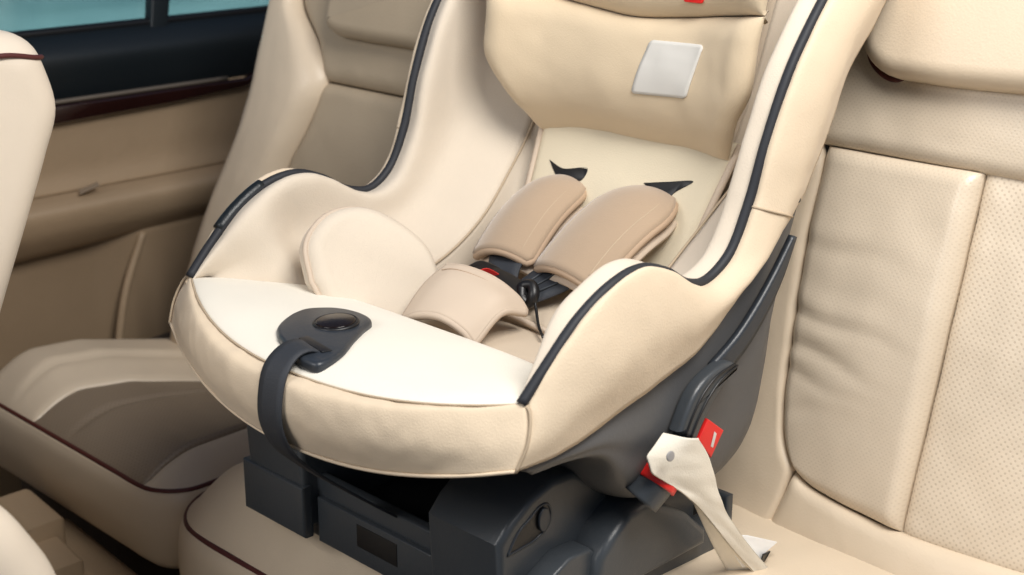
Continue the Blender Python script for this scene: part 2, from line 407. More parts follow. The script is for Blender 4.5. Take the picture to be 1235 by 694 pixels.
# seat insert in the well
fi = [(.826, .085), (.835, .098), (.87, .095), (.884, .08), (.886, 0), (.884, -.08), (.87, -.095), (.835, -.098), (.826, -.085), (.823, 0)]
sv, sf = slab([V((x, YC+w, .585)) for x, w in fi], (0, 0, .024), .008, 5, 80)
link('seat_insert', sv, sf, M['lining'], cs)
tube('seat_insert_piping', [V((x, YC+w, .606)) for x, w in fi], .0032, M['peach'], cs, n=80, closed=True)
fi = [(.890, .085), (.93, .080), (.965, .06), (.968, 0), (.965, -.06), (.93, -.080), (.890, -.085), (.888, 0)]
sv, sf = slab([V((x, YC+w, .592+(x-.89)*.3)) for x, w in fi], (-.006, 0, .026), .008, 5, 80)
link('back_insert', sv, sf, M['lining'], cs)
tube('back_insert_piping', [V((x-.006, YC+w, .616+(x-.89)*.3)) for x, w in fi], .0028, M['peach'], cs, n=80, closed=True)

# harness -----------------------------------------------------------
def spad(top, bot, hw, aim):
    top, bot = V(top), V(bot); ax = (bot - top); L = ax.length; ax.normalize()
    wd = V(aim).normalized(); wd = (wd - ax*wd.dot(ax)).normalized(); up = ax.cross(wd)
    if up.z < 0: up = -up
    N_, W_ = 40, 17; G = []
    def half(t):
        e = min(1, t/.34); f = min(1, (1-t)/.05)
        return hw*max(.0009, 1-(1-e)**2.1)**(1/2.1)*(.90+.10*f)*(1-.04*t)
    for i in range(W_):
        q = -1 + 2*i/(W_-1); row = []
        for j in range(N_):
            t = (j/(N_-1)); t = .5*t + .5*(1-(1-t)**.6) if 0 else t**1.9
            h = half(t); sag = .010*math.sin(math.pi*t)
            row.append(top + ax*(L*t) + wd*(q*h) + up*(.016*(1-.9*(q*h/hw)**2) - .012*(1-min(1, t/.34))**2.5 - .008 + sag + .004*t))
        G.append(row)
    p = gridobj('shoulder_pad', G, M['tan'], cs, th=.011, off=0)
    per = [G[0][j] for j in range(N_)] [::-1] + [G[i][0] for i in range(1, W_)] + [G[-1][j] for j in range(1, N_)] + [G[i][-1] for i in range(W_-2, 0, -1)]
    tube('edging', cr(per + [per[0]], 160)[:-1], .0042, M['tanp'], p, closed=True, raw=True)
    G2 = [[G[i][j] - up*.013 + (G[i][j]-G[W_//2][j])*.03 + ax*(.004*j/N_) for j in range(3, N_)] for i in range(W_)]
    gridobj('pad_lining', G2, M['peach'], p, th=.006, off=0)
    n2 = [[G[i][j] for j in range(4, N_-1)] for i in (2, W_-3)]
    for r_ in n2: tube('stitching', [a+up*.0058 for a in r_], .0006, M['stitch'], p, raw=True, seg=5)
    return p, ax, up, wd
pF, axF, upF, wF_ = spad((1.024, .944, .708), (.916, .929, .650), .035, (-.12, 1, -.1))
pN, axN, upN, wN_ = spad((1.022, .832, .716), (.912, .845, .650), .043, (.15, 1, .05))
hub = V((.886, .881, .630))
def hw(y): return V((0, y, 0))
strip('shoulder_strap', [V((.93, .929, .660)), V((.908, .918, .650)), V((.893, .905, .640)), V((.880, .897, .634))], [hw(.021), hw(.02), hw(.016), hw(.012)], M['web'], pF, th=.002)
strip('shoulder_strap', [V((.93, .852, .660)), V((.912, .862, .648)), V((.897, .872, .639)), V((.885, .880, .633))], [V((.006, .024, .006)), V((.005, .02, .006)), V((.004, .015, .006)), V((.002, .01, .006))], M['web'], pN, th=.002)
for k in (-.5, 0, .5):
    d = V((.005, .02, .006))*k
    tube('strap_rib', [V((.928, .852, .6625))+d*1.2, V((.912, .862, .6505))+d, V((.897, .872, .6415))+d*.75], .0009, M['plast'], pN, n=14, seg=5)
# straps through the slots of the back pad
def slot(P, nm='belt_slot'):
    slabobj(nm, [V((on('back_pad', 0, y, z) - .0006, y, z)) for y, z in P], (.004, 0, .001), .0004, M['black'], cs, smooth_n=50)
slot([(.967,.7225),(.947,.718),(.9146,.722),(.9165,.713),(.936,.708),(.949,.710)])
slot([(.8445,.7212),(.820,.726),(.7925,.7303),(.8081,.7183),(.8144,.7093),(.8263,.7134)])
strip('upper_strap', [V((1.045, .944, .722)), V((1.028, .944, .716)), V((1.012, .944, .705))], [hw(.017)]*3, M['black'], pF, th=.002)
strip('upper_strap', [V((1.045, .832, .726)), V((1.028, .832, .722)), V((1.012, .834, .710))], [hw(.018)]*3, M['black'], pN, th=.002)
# buckle
bk = thing_b = link('buckle', *slab([V((.868, .912, .640)), V((.885, .915, .646)), V((.897, .899, .641)), V((.900, .880, .634)), V((.893, .868, .629)), V((.880, .872, .627)), V((.870, .890, .632))], V((-.3, 0, .9))*.012, .003, 4, 40), M['black'], cs)
slabobj('release_button', [V((.860, .906, .6515)), V((.872, .906, .6515)), V((.884, .905, .6450)), V((.893, .904, .6375)), V((.884, .905, .6375)), V((.871, .906, .6430))], V((-.3, -.5, .9))*.009, .0014, M['red'], bk, smooth_n=40)
slabobj('buckle_head', [V((.856, .916, .656)), V((.876, .916, .658)), V((.902, .906, .637)), V((.890, .900, .626)), V((.872, .905, .632))], V((-.3, -.4, .9))*.006, .002, M['black'], bk, smooth_n=40)
slabobj('buckle_tongue', [V((.862, .912, .648)), V((.870, .914, .648)), V((.884, .890, .640)), V((.876, .886, .636))], V((-.3, 0, .9))*.006, .001, M['plastg'], bk)
kn = [V((.884, .872, .634)), V((.890, .876, .643)), V((.893, .868, .645)), V((.889, .862, .638)), V((.886, .866, .630))]
tube('strap_knot', kn, .0052, M['black'], bk, n=30, closed=True)
tube('adjuster_cord', [V((.893, .866, .640)), V((.886, .856, .628)), V((.875, .842, .618)), V((.862, .824, .615))], .0014, M['black'], cs, n=24, seg=6)
# crotch pad: arched sheet from the front of the well up to the buckle
cA = [(.850, .932, .657), (.853, .912, .659), (.861, .885, .653), (.868, .864, .640), (.871, .855, .628)]
cB = [(.800, .938, .616), (.800, .915, .628), (.803, .890, .632), (.808, .868, .624), (.811, .858, .613)]
cM = [(.826, .936, .642), (.828, .913, .652), (.834, .887, .651), (.839, .864, .645), (.840, .855, .635)]
G = loft([cA, cM, cB], 26, 40)
cp = gridobj('crotch_pad', G, M['peach'], cs, th=.008, off=0)
per = [G[0][j] for j in range(40)] + [G[i][-1] for i in range(1, 26)]+[G[-1][j] for j in range(38, -1, -1)] + [G[i][0] for i in range(24, 0, -1)]
tube('edging', cr(per + [per[0]], 120)[:-1], .0042, M['peach'], cp, closed=True, raw=True)
tube('stitching', [a+V((-.0025, 0, .0040)) for a in ucr([G[4][j] for j in range(2, 38)], 40)], .0004, M['tanp'], cp, raw=True, seg=5)

# adjuster plate on the front pad -----------------------------------
pl = [(.655,.918),(.667,.936),(.682,.948),(.700,.957),(.713,.959),(.728,.950),(.736,.939),(.740,.915),(.735,.897),(.716,.884),(.692,.868),(.668,.852),(.649,.846),(.640,.847),(.637,.862),(.645,.892)]
def padz(x, y): return PZ0 + PGX*(x-.69) + PGY*(y-.90) + PQ*((x-.69)**2+(y-.90)**2)
_z = lambda x, y: on('front_pad', 2, x, y)
PZ0 = _z(.69, .90); PGX = (_z(.735, .90)-_z(.65, .90))/.085; PGY = (_z(.69, .95)-_z(.69, .85))/.10; PQ = -.25
pl = [(x-.003, y) for x, y in pl]
pb_ = [V((x, y, padz(x, y)-.006)) for x, y in pl]
mz = sum((p.z for p in pb_), 0)/len(pb_)
pv, pf = slab([V((p.x, p.y, mz)) for p in pb_], (0, 0, .0105), .0035, 6, 90)
pv = [V((v.x, v.y, v.z - mz + padz(v.x, v.y) - .006)) for v in pv]
ap = link('adjuster_plate', pv, pf, M['plastg'], cs); ap.data.set_sharp_from_angle(angle=R(60))
bx, by = .703, .908; bc = V((bx, by, padz(bx, by)+.0040))
disc('release_button', bc, (-.05, 0, 1), .0165, .003, M['gloss'], ap)
tube('button_ring', [bc+V((.0178*math.cos(a), .0178*math.sin(a), .0008+.0009*math.cos(a))) for a in [2*math.pi*k/48 for k in range(48)]], .0018, M['black'], ap, closed=True, raw=True)
def onp(x, y, d=.0046): return V((x, y, padz(x, y)+d))
slabobj('strap_slot', [onp(.666, .897), onp(.658, .899), onp(.652, .861), onp(.660, .859)], (0, 0, .0008), .0003, M['black'], ap)
sd = V((-.0035, -.0148, 0))
strip('adjuster_strap', [onp(.657, .879, .003), onp(.648, .880, .0065), V((.6345, .880, .6475)), V((.6200, .878, .6375)), V((.6115, .876, .616)), V((.6110, .876, .595)), V((.620, .876, .572)), V((.645, .877, .545)), V((.680, .878, .515)), V((.735, .878, .47))],
      [sd, sd, V((-.002, -.0148, 0))] + [V((0, -.0148, 0))]*7, M['web'], ap, th=.002, n=70)

# plastic shell -------------------------------------------------------
K = [(.70,.19,.588),(.74,.19,.585),(.775,.19,.572),(.80,.187,.538),(.83,.185,.515),(.865,.185,.505),(.905,.185,.497),(.94,.185,.494),(.972,.183,.508),(.990,.180,.54),(1.004,.177,.582),(1.012,.175,.640),(1.036,.172,.70),(1.092,.166,.80),(1.15,.155,.92)]
Bi = [(p[0]+.004, p[1]-.010, p[2]+.004) for p in B]
KM = []
for i_, (p, q) in enumerate(zip(Bi, K)):
    m_ = V(p).lerp(V(q), .5); KM.append(m_ + V((.006*(i_ > 10), .018*max(.15, 1-max(0, i_-8)/3), 0)) + V((0, 0, -.002)))
KC = [V((p[0]+.012+.035*max(0, min(1, (i-9)/3)), 0, p[2]-.010)) for i, p in enumerate(K)]
G = loft([side(Bi, -1), side(KM, -1), side(K, -1), side(KC, 1), side(K, 1), side(KM, 1), side(Bi, 1)], 60, 90)
gridobj('shell', G, M['shell'], cs, th=.004)

# base ------------------------------------------------------------------
ck = [(.712,.43),(.708,.509),(.722,.524),(.742,.537),(.768,.545),(.793,.544),(.815,.532),(.835,.510),(.852,.497),(.876,.490),(.905,.484),(.930,.478),(.955,.470),(.955,.43)]
for s in (1, -1):
    pts = [V((x, YC+s*.168, z)) for x, z in ck]
    c = slabobj('base_cheek', pts, (0, -s*.085, 0), .006, M['plast'], cs)
    rcs = [(.717,.4985),(.7279,.5134),(.742,.522),(.7538,.5285),(.761,.5275),(.7645,.5227),(.7635,.5109),(.7493,.5016),(.733,.4995)]
    slabobj('pivot_recess', [V((x, YC+s*.1684, z)) for x, z in rcs], (0, -s*.010, 0), .0012, M['black'], c, smooth_n=60)
    tube('recess_rim', [V((x, YC+s*.1682, z)) for x, z in rcs], .0012, M['plastg'], c, n=60, closed=True)
    slabobj('pivot_pin', [V((.7555+.0065*math.cos(a), YC+s*.1686, .5165+.0105*math.sin(a))) for a in [2*math.pi*k/24 for k in range(24)]], (0, s*.003, 0), .0012, M['plastg'], c)
    # lower tray wall outside the cheek
    tr = [(.722,.415),(.720,.452),(.738,.474),(.765,.486),(.790,.485),(.806,.468),(.818,.449),(.90,.449),(.972,.449),(.972,.415)]
    slabobj('tray_wall', [V((x, YC+s*.190, z)) for x, z in tr], (0, -s*.024, 0), .003, M['plast'], cs)
fp = slabobj('front_panel', [V((.728, YC-.10, .415)), V((.725, YC-.10, .480)), V((.725, YC+.10, .480)), V((.728, YC+.10, .415))], (.012, 0, 0), .003, M['plast'], cs)
slabobj('front_step', [V((.706, YC+.172, .424)), V((.706, YC+.172, .474)), V((.706, YC+.080, .474)), V((.706, YC+.080, .424))], (.012, 0, 0), .003, M['plast'], cs)
slabobj('panel_ledge', [V((.720, YC-.085, .418)), V((.720, YC-.085, .462)), V((.720, YC+.078, .462)), V((.720, YC+.078, .418))], (.008, 0, 0), .002, M['plast'], cs)
slabobj('panel_window', [V((.7194, .912, .434)), V((.7194, .912, .456)), V((.7194, .858, .456)), V((.7194, .858, .434))], (.004, 0, 0), .0008, M['black'], fp)
slabobj('tray_floor', [V((.735, YC-.18, .435)), V((.985, YC-.18, .438)), V((.985, YC+.18, .438)), V((.735, YC+.18, .435))], (0, 0, .01), .002, M['black'], cs)
slabobj('rear_panel', [V((.985, YC-.18, .415)), V((.985, YC-.18, .46)), V((.985, YC+.18, .46)), V((.985, YC+.18, .415))], (.01, 0, 0), .003, M['plast'], cs)
# belt guide arm with red markers (each side)
for s in (1, -1):
    def q(x, w, z): return V((x, YC+s*w, z))
    ao_ = [(.8405,.5845),(.850,.6015),(.860,.614),(.876,.623),(.905,.6265),(.915,.619),(.900,.6115),(.8845,.599),(.870,.583),(.8625,.572)]
    arm = slabobj('belt_guide_arm', [q(x, .222, z) for x, z in ao_], (0, s*.014, 0), .004, M['plast'], cs, smooth_n=80)
    for k in (.30, .62):
        g_ = [q(ao_[i][0]*(1-k)+ao_[9-i][0]*k, .2362, ao_[i][1]*(1-k)+ao_[9-i][1]*k) for i in range(5)]
        tube('arm_groove', g_, .0012, M['black'], arm, n=30)
    strip('guide_flange', [q(.898,.224,.617), q(.928,.225,.635), q(.952,.226,.657), q(.974,.226,.682), q(.994,.226,.712)], [V((.007,0,-.008)), V((.0065,0,-.007)), V((.006,0,-.006)), V((.005,0,-.004)), V((.002,0,-.001))], M['plastg'], cs, th=.006, n=40)
    slabobj('hook_mount', [q(x, .20, z) for x, z in ((.785,.440),(.79,.478),(.806,.494),(.826,.507),(.846,.510),(.868,.500),(.905,.478),(.93,.455),(.93,.44))], (0, -s*.04, 0), .007, M['plast'], cs)
    mk = slabobj('marker', [q(.866,.231,.570), q(.8775,.231,.585), q(.899,.231,.5685), q(.8835,.231,.549)], (0, s*.004, 0), .001, M['red'], cs)
    slabobj('marker_print', [q(.8855,.2352,.572), q(.8885,.2352,.569), q(.8845,.2352,.558), q(.8815,.2352,.560)], (0, s*.0004, 0), .0001, M['white'], mk)
    tube('hook', [q(.862,.220,.572), q(.846,.221,.556), q(.832,.219,.541), q(.820,.214,.527)], .0165, M['plast'], cs, n=24, seg=14)
    tube('hook_band', [q(.8375,.2205,.5465), q(.8305,.2195,.5385)], .0180, M['red'], cs, n=6, seg=20)
    disc('snap', (.9985, YC+s*.2255, .742), (0, s, 0), .0025, .002, M['black'], cs)

# ================================================================== CAR BELT
sb = thing('seat_belt', 'beige webbing belt threaded past the red guides at the side of the child seat', 'seat belt', (.95, .66, .42))
bl_ = [(.8293,.5856),(.8055,.5745),(.8085,.5600),(.8403,.5357),(.8663,.5105),(.9025,.4685),(.9473,.4206)]; br_ = [(.8536,.5785),(.8674,.5592),(.8775,.5376),(.8855,.5179),(.899,.4955),(.9245,.4630),(.9690,.4135)]
def plin(P, n):
    out = []
    for j in range(n):
        t = j/(n-1)*(len(P)-1); i = min(int(t), len(P)-2); out.append(P[i].lerp(P[i+1], t-i))
    return out
A_ = plin([V((p[0], .6505, p[1])) for p in bl_], 60); A_ = [A_[0]] + [(A_[j-1]+A_[j]*2+A_[j+1])/4 for j in range(1, 59)] + [A_[-1]]; B_ = ucr([V((p[0], .6465, p[1])) for p in br_], 60)
BG_ = [[A_[j].lerp(B_[j], i/36) + V((0, (.012*(1-i/36)**2 - .003*math.sin(math.pi*i/36))*max(0, 1-j/32) + (.00035 if i % 2 else 0) + .0012*noise.noise(V((i*.06, j*.14, 5))), 0)) for j in range(60)] for i in range(37)]
gridobj('webbing', BG_, M['belt'], sb, th=.0016, off=0)
disc('snap', (.8145, .6432, .577), (-.15, -1, .1), .0042, .0016, M['snapg'], sb)
FA_ = cr([V((0.8789, 0.6680, 0.5079)), V((0.8939, 0.6680, 0.4813)), V((0.9118, 0.6680, 0.4513)), V((0.9353, 0.6680, 0.4166))], 30); FB_ = cr([V((0.8689, 0.6520, 0.5155)), V((0.8930, 0.6520, 0.4859)), V((0.9228, 0.6520, 0.4531)), V((0.9596, 0.6520, 0.4133))], 30)
gridobj('webbing_fold', [[FA_[j].lerp(FB_[j], i/8) for j in range(30)] for i in range(9)], M['belt'], sb, th=.0016, off=0)
slabobj('paper_tag', [V((.906, .658, .470)), V((.943, .656, .456)), V((.983, .653, .436)), V((.967, .653, .433)), V((.957, .654, .424)), V((.937, .656, .428))], (.001, .002, 0), .0004, M['paper'], sb)
slabobj('buckle_corner', [V((.957, .650, .4345)), V((.969, .650, .433)), V((.963, .651, .426)), V((.957, .652, .4225))], (.002, .002, 0), .0006, M['black'], sb)
P_ = lambda y, z: V((1.05+.287*(z-.42)-.026, y, z+.007))
strip('upper_webbing', [P_(.726, .88), P_(.736, .82), P_(.744, .755), P_(.765, .68)], [V((0, .013, 0))]*4, M['belt'], sb, th=.002)

# ================================================================== REAR SEATS
TS = R(16); 
def seat_xy(X0):
    return lambda y, z, h=0: V((X0 + .287*(z-.42) - h*.961, y, z + h*.276))
rs = thing('rear_seat', 'cream leather rear seat with a perforated backrest, nearest the camera, under the child seat', 'car seat', (1.1, .65, .3), 'rear seats of the car')
P = seat_xy(1.05)
nb = (-1, 0, .3)
Lc = [(.731,.754),(.731,.70),(.730,.661),(.723,.586),(.717,.53),(.706,.49),(.690,.468)]
Bc = [(.690,.468),(.672,.459),(.640,.453),(.574,.448),(.50,.450),(.463,.452),(.40,.46),(.30,.465),(.16,.468)]
def crease(u, v, p):
    h = 0
    for (z0, sl, y1, dep, sg) in ((.607, .10, .565, .0022, .005), (.578, .16, .58, .0020, .005), (.553, .10, .59, .0015, .005), (.668, .05, .58, .0010, .007), (.520, -.1, .60, .0008, .007)):
        d = p.z - (z0 + sl*(p.y-.72) + .003*math.sin(55*p.y+z0*90))
        f = max(0, min(1, (p.y - y1)/.13)); f = f*f*(3-2*f)
        h -= dep*f*math.exp(-(d/sg)**2); h += dep*.75*f*math.exp(-((d-.014)/.010)**2)
    return h + .0012*noise.noise(p*28)
def soft(u, v, p): return .0014*noise.noise(p*22) + .0006*noise.noise(p*60)
patch('side_panel', [P(*q) for q in Lc], [P(.574, .754), P(.574, .66), P(.574, .56), P(.574, .448)], [P(.731, .754), P(.65, .754), P(.574, .754)],
      [P(*q) for q in ((.690,.468),(.672,.459),(.640,.453),(.574,.448))], M['perfA'], rs, nb, H=.012, r=.016, dome=.008, nu=90, nv=70, th=.02, extra=lambda u, v, p: crease(u, v, p) + .006*prof((1-v)*.16, .014)*math.exp(-((1-v)*.16/.035)**2))
patch('center_panel', [P(.577, .762, -.006), P(.577, .66, -.006), P(.577, .56, -.006), P(.577, .440, -.006)], [P(.16, .762, -.006), P(.16, .66, -.006), P(.16, .56, -.006), P(.16, .459, -.006)], [P(.577, .762, -.006), P(.36, .762, -.006), P(.16, .762, -.006)],
      [P(.577, .440, -.006)] + [P(q[0], q[1]-.009, -.006) for q in Bc[4:]], M['perfB'], rs, nb, H=.010, r=.016, dome=.006, nu=70, nv=80, th=.02, extra=soft)
bl = [P(1.16, .80), P(1.16, .60), P(1.16, .40)]
patch('bolster', bl, [P(.738, .757), P(.732, .745)] + [P(*q) for q in Lc[2:]], [P(1.16, .80), P(.95, .78), P(.738, .757)], [P(1.16, .40), P(.9, .385), P(.714, .385), P(.690, .468)][0:0] or [P(1.16, .40), P(.95, .40), P(.709, .398), P(.690, .468)],
      M['leather'], rs, nb, H=.010, r=.014, dome=.0, nu=60, nv=60, th=.02, extra=soft)
patch('lower_roll', [P(*q) for q in Bc], [P(.709, .396), P(.60, .375), P(.45, .37), P(.30, .37), P(.16, .37)], [P(.690, .468), P(.698, .435), P(.709, .396)], [P(.16, .468), P(.16, .42), P(.16, .37)],
      M['leather'], rs, nb, H=.012, r=.016, dome=.008, nu=70, nv=30, th=.02, extra=soft)
patch('upper_band', [P(.742, .754), P(.574, .754), P(.36, .754), P(.16, .757)], [P(.742, .90), P(.574, .90), P(.36, .90), P(.16, .90)], [P(.742, .754), P(.748, .82), P(.742, .90)], [P(.16, .754), P(.16, .82), P(.16, .90)],
      M['perfA'], rs, nb, H=.012, r=.016, dome=.006, nu=60, nv=50, th=.03, extra=soft)
hr = [(.701,.885),(.703,.857),(.696,.835),(.674,.8205),(.64,.818),(.50,.822),(.36,.825),(.28,.83),(.27,.86),(.27,.95),(.30,.99),(.5,1.0),(.66,.99),(.69,.96)]
v, f = slab([P(y, z, -.02) for y, z in hr], (-.961*.065, 0, .276*.065), .018, 7, 120)
hh = link('headrest', v, f, M['leather'], rs)
tube('headrest_piping', [P(.704, .885, .012), P(.707, .857, .014), P(.699, .832, .016), P(.675, .818, .016), P(.655, .822, .010)], .0026, M['maroon'], hh, n=50)
# cushions ----------------------------------------------------------------
def cushion(root, y0, y1, zt, crown, mats, seams, X1=1.10, xf=.737, zp=.35, rc=.05, names=None):
    """front-rounded seat cushion; y0 near side, y1 far side; seams = list of y splits"""
    def top(y): return zt(y)
    # piping outline: near side back -> near corner -> front -> far corner -> far side back
    out = [V((X1, y0, zp+.01)), V((xf+.12, y0, zp+.004)), V((xf+rc, y0+.001, zp))]
    for k in range(1, 5):
        a = math.pi/2*k/5; out.append(V((xf+rc-rc*math.sin(a), y0+rc-rc*math.cos(a), zp)))
    n = 8
    for k in range(n+1): out.append(V((xf, y0+rc+(y1-y0-2*rc)*k/n, zp)))
    for k in range(1, 5):
        a = math.pi/2*k/5; out.append(V((xf+rc-rc*math.cos(a), y1-rc+rc*math.sin(a), zp)))
    out += [V((xf+rc, y1-.001, zp)), V((xf+.12, y1, zp+.004)), V((X1, y1, zp+.01))]
    return out
def front_x(y, y0, y1, xf, rc):
    d = min(y-y0, y1-y)
    if d >= rc: return xf
    d = max(d, 0); return xf + rc - math.sqrt(max(0, rc*rc-(rc-d)**2))
def cush_top(name, root, m, ya, yb, y0, y1, zt, xf=.737, rc=.05, X1=1.10, zp=.35, groove=None, seamed=(1, 1), nx=60, ny=40, amp=.001, skew=0):
    G = []
    for i in range(ny):
        y = ya + (yb-ya)*ease(ny, .8)[i]; fx = front_x(y, y0, y1, xf, rc); row = []
        for j in range(nx):
            t = (j/(nx-1))**1.8; x = fx + (X1-fx)*t; e = x - fx
            ds = min(y-y0, y1-y)
            k = math.sin(math.pi/2*min(1, (e+.0005)/.075))**.8 * math.sin(math.pi/2*min(1, (ds+.0005)/.06))**.8
            z = zp + (zt(y, x)-zp)*k
            for (yy, dep, w) in (groove or ()): z -= dep*math.exp(-((y-yy)/w)**2)*min(1, k*1.2)
            if seamed[0]: z -= .006*(1-prof(y-ya, .012))*min(1, e/.01)
            if seamed[1]: z -= .006*(1-prof(yb-y, .012))*min(1, e/.01)
            z += amp*noise.noise(V((x*25, y*25, 3)))*k
            yy_ = y - skew*max(0, x-.80)*max(0, min(1, (y-1.32)/.22))*(1 if y < 1.58 else max(.45, 1-(y-1.58)/.24))
            row.append(V((x, yy_, z + .002)))
        G.append(row)
    return gridobj(name, G, m, root, flip=True)
def cush_front(root, y0, y1, m, zb, xf=.737, rc=.05, zp=.35, X1=1.1, tuck=.02, pip=True, skew=0):
    o_ = cushion(root, y0, y1, None, 0, 0, 0, X1=X1, xf=xf, zp=zp, rc=rc); o_ = cr(o_, 110)
    o_ = [V((p.x, p.y - (skew*.46*max(0, p.x-.80) if p.y > (y0+y1)/2 else 0), p.z - (.20*max(0, p.x-.86) if skew and p.y > (y0+y1)/2 else 0))) for p in o_]
    c = V(((xf+X1)/2, (y0+y1)/2, 0)); rows = []
    for (k, bul, ins) in ((0, 0, 0), (.15, .006, 0), (.5, .008, 0), (.85, 0, 0), (1, -.012, 0)):
        r_ = []
        for i, p in enumerate(o_):
            a = o_[max(i-1, 0)]; b = o_[min(i+1, len(o_)-1)]; t = b-a; nn = V((-t.y, t.x, 0)).normalized()
            r_.append(V((p.x, p.y, p.z*(1-k) + zb*k)) + nn*bul)
        rows.append(r_)
    gridobj('front_facing', loft(rows, 16, 110), m, root, th=.006, off=0)
    if pip: tube('seat_piping', [p+V((0, 0, .001)) for p in (o_[:82] if skew else o_)], .0032, M['maroon'], root, n=160)
znear = lambda y, x: .372 + .056*min(1, max(0, (1.245-y)/.13))**.8 - .01*min(1, max(0, (x-.75)/.3))
cush_top('seat_cushion', rs, M['leather'], .14, 1.245, .14, 1.245, znear, xf=.716, rc=.085, ny=90, seamed=(0, 0), amp=.002)
cush_front(rs, .14, 1.245, M['leather'], .24, xf=.716, rc=.085)

fs = thing('rear_seat', 'cream leather rear seat with a taupe cushion panel, its shade partly in the colour, beside the far car door', 'car seat', (1.1, 1.45, .3), 'rear seats of the car')
zfar = lambda y, x: .378 + (.022 if y > 1.54 else 0)*min(1, (y-1.54)/.07 if y > 1.54 else 0) + (.004 if y < 1.31 else 0) - .20*max(0, x-.86)*min(1, max(0, y-1.35)/.2)
cush_top('cushion_bolster', fs, M['leather'], 1.258, 1.302, 1.258, 1.71, zfar, seamed=(0, 1), ny=16)
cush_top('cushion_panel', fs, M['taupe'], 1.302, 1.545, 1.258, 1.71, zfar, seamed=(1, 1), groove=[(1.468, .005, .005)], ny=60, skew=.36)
cush_top('cushion_bolster', fs, M['leather'], 1.545, 1.71, 1.258, 1.71, zfar, seamed=(1, 0), ny=40, groove=[(1.60, .003, .006)], skew=.36)
cush_front(fs, 1.258, 1.71, M['leather'], .255, skew=.36)
Q = seat_xy(1.0)
patch('bolster', [Q(1.50, .90), Q(1.522, .819), Q(1.551, .651), Q(1.592, .527), Q(1.63, .36)], [Q(1.47, .90), Q(1.476, .825), Q(1.425, .775), Q(1.398, .735), Q(1.42, .68), Q(1.448, .62), Q(1.47, .40)],
      [Q(1.50, .90), Q(1.485, .90), Q(1.47, .90)], [Q(1.63, .36), Q(1.55, .37), Q(1.47, .40)], M['leather'], fs, nb, H=.026, r=.04, dome=.008, th=.03, extra=soft)
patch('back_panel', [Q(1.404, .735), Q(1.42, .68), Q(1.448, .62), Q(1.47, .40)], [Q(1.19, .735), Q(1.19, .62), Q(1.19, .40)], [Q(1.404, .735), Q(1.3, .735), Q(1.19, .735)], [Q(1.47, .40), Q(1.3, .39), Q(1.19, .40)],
      M['shadeb'], fs, nb, H=.012, r=.02, dome=.006, th=.02, extra=lambda u, v, p: soft(u, v, p) - .006*math.exp(-((p.y-1.405-(p.z-.7)*-.1)/.006)**2)*0)
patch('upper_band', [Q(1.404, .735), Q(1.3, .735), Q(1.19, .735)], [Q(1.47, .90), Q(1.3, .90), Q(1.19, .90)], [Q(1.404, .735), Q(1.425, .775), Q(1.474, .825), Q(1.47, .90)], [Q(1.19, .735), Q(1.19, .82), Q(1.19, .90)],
      M['shadeb'], fs, nb, H=.012, r=.02, dome=.004, th=.02, extra=soft)
hr2 = [(1.392,.86),(1.391,.806),(1.388,.797),(1.375,.790),(1.33,.787),(1.25,.787),(1.14,.787),(1.11,.80),(1.105,.90),(1.13,.97),(1.25,.98),(1.36,.97),(1.385,.93)]
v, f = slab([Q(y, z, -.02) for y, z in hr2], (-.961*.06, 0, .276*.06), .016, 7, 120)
h2 = link('headrest', v, f, M['shadeb'], fs)

# ================================================================== FAR DOOR
dr = thing('car_door', 'beige car door with a black window sill and dark wood strip at the far side', 'door', (.95, 1.8, .3))
def dg(name, rows, m, nx=60, nz=24, th=.006, extra=None):
    return gridobj(name, loft(rows, nz, nx), m, dr, th=th, flip=False)
xs = [.2, .5, .8, 1.0, 1.2, 1.5]
def line(z0, z1, y, x0=.2, x1=1.5, n=6): return [V((x0+(x1-x0)*i/(n-1), y, z0+(z1-z0)*i/(n-1))) for i in range(n)]
yd = 1.78
# sill roll
dg('window_sill', [line(.775, .768, yd+.05), line(.768, .762, yd+.02), line(.756, .750, yd+.002), line(.735, .733, yd-.008), line(.705, .706, yd-.004), line(.672, .676, yd+.006)], M['trim'], nz=30)
tube('sill_seal', line(.772, .765, yd+.028), .006, M['black'], dr)
slabobj('wood_strip', [V((.2, yd-.004, .640)), V((.2, yd-.004, .680)), V((1.15, yd-.004, .679)), V((1.222, yd-.004, .678)), V((1.236, yd-.004, .684)), V((1.237, yd-.004, .672)), V((1.22, yd-.004, .666)), V((1.1, yd-.004, .659)), V((.93, yd-.004, .655))], (0, -.012, 0), .004, M['wood'], dr)
tube('metal_strip', [V((.2, yd-.013, .685)), V((.8, yd-.013, .684)), V((1.19, yd-.013, .682))], .0032, M['chrome'], dr)
def bump_arm(x): return 1 if x < 1.15 else max(0, 1-(x-1.15)/.12)
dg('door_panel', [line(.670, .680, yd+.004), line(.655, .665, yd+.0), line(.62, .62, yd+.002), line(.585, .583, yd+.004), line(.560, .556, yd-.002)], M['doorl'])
arm = dg('armrest', [line(.560, .556, yd), line(.556, .552, yd-.030), line(.545, .541, yd-.042), line(.515, .515, yd-.034), line(.475, .500, yd-.012), line(.455, .495, yd+.004)], M['doorl'], nz=30)
def pk(x):
    return .018 if x < .98 else (.018 - .03*(x-.98)/.07 if x < 1.05 else -.012)
rowsP = []
for k in range(8):
    z = .51 - .50*k/7; rowsP.append([V((x, yd+.006+pk(x+ (z-.4)*.15), z)) for x in [.2+.02*i for i in range(66)]])
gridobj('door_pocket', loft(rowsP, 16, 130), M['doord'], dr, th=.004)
tube('pocket_edge', [V((1.04, yd-.004, .482)), V((1.005, yd-.006, .405)), V((.985, yd-.006, .32)), V((.975, yd-.004, .2))], .006, M['doorl'], dr, n=30)
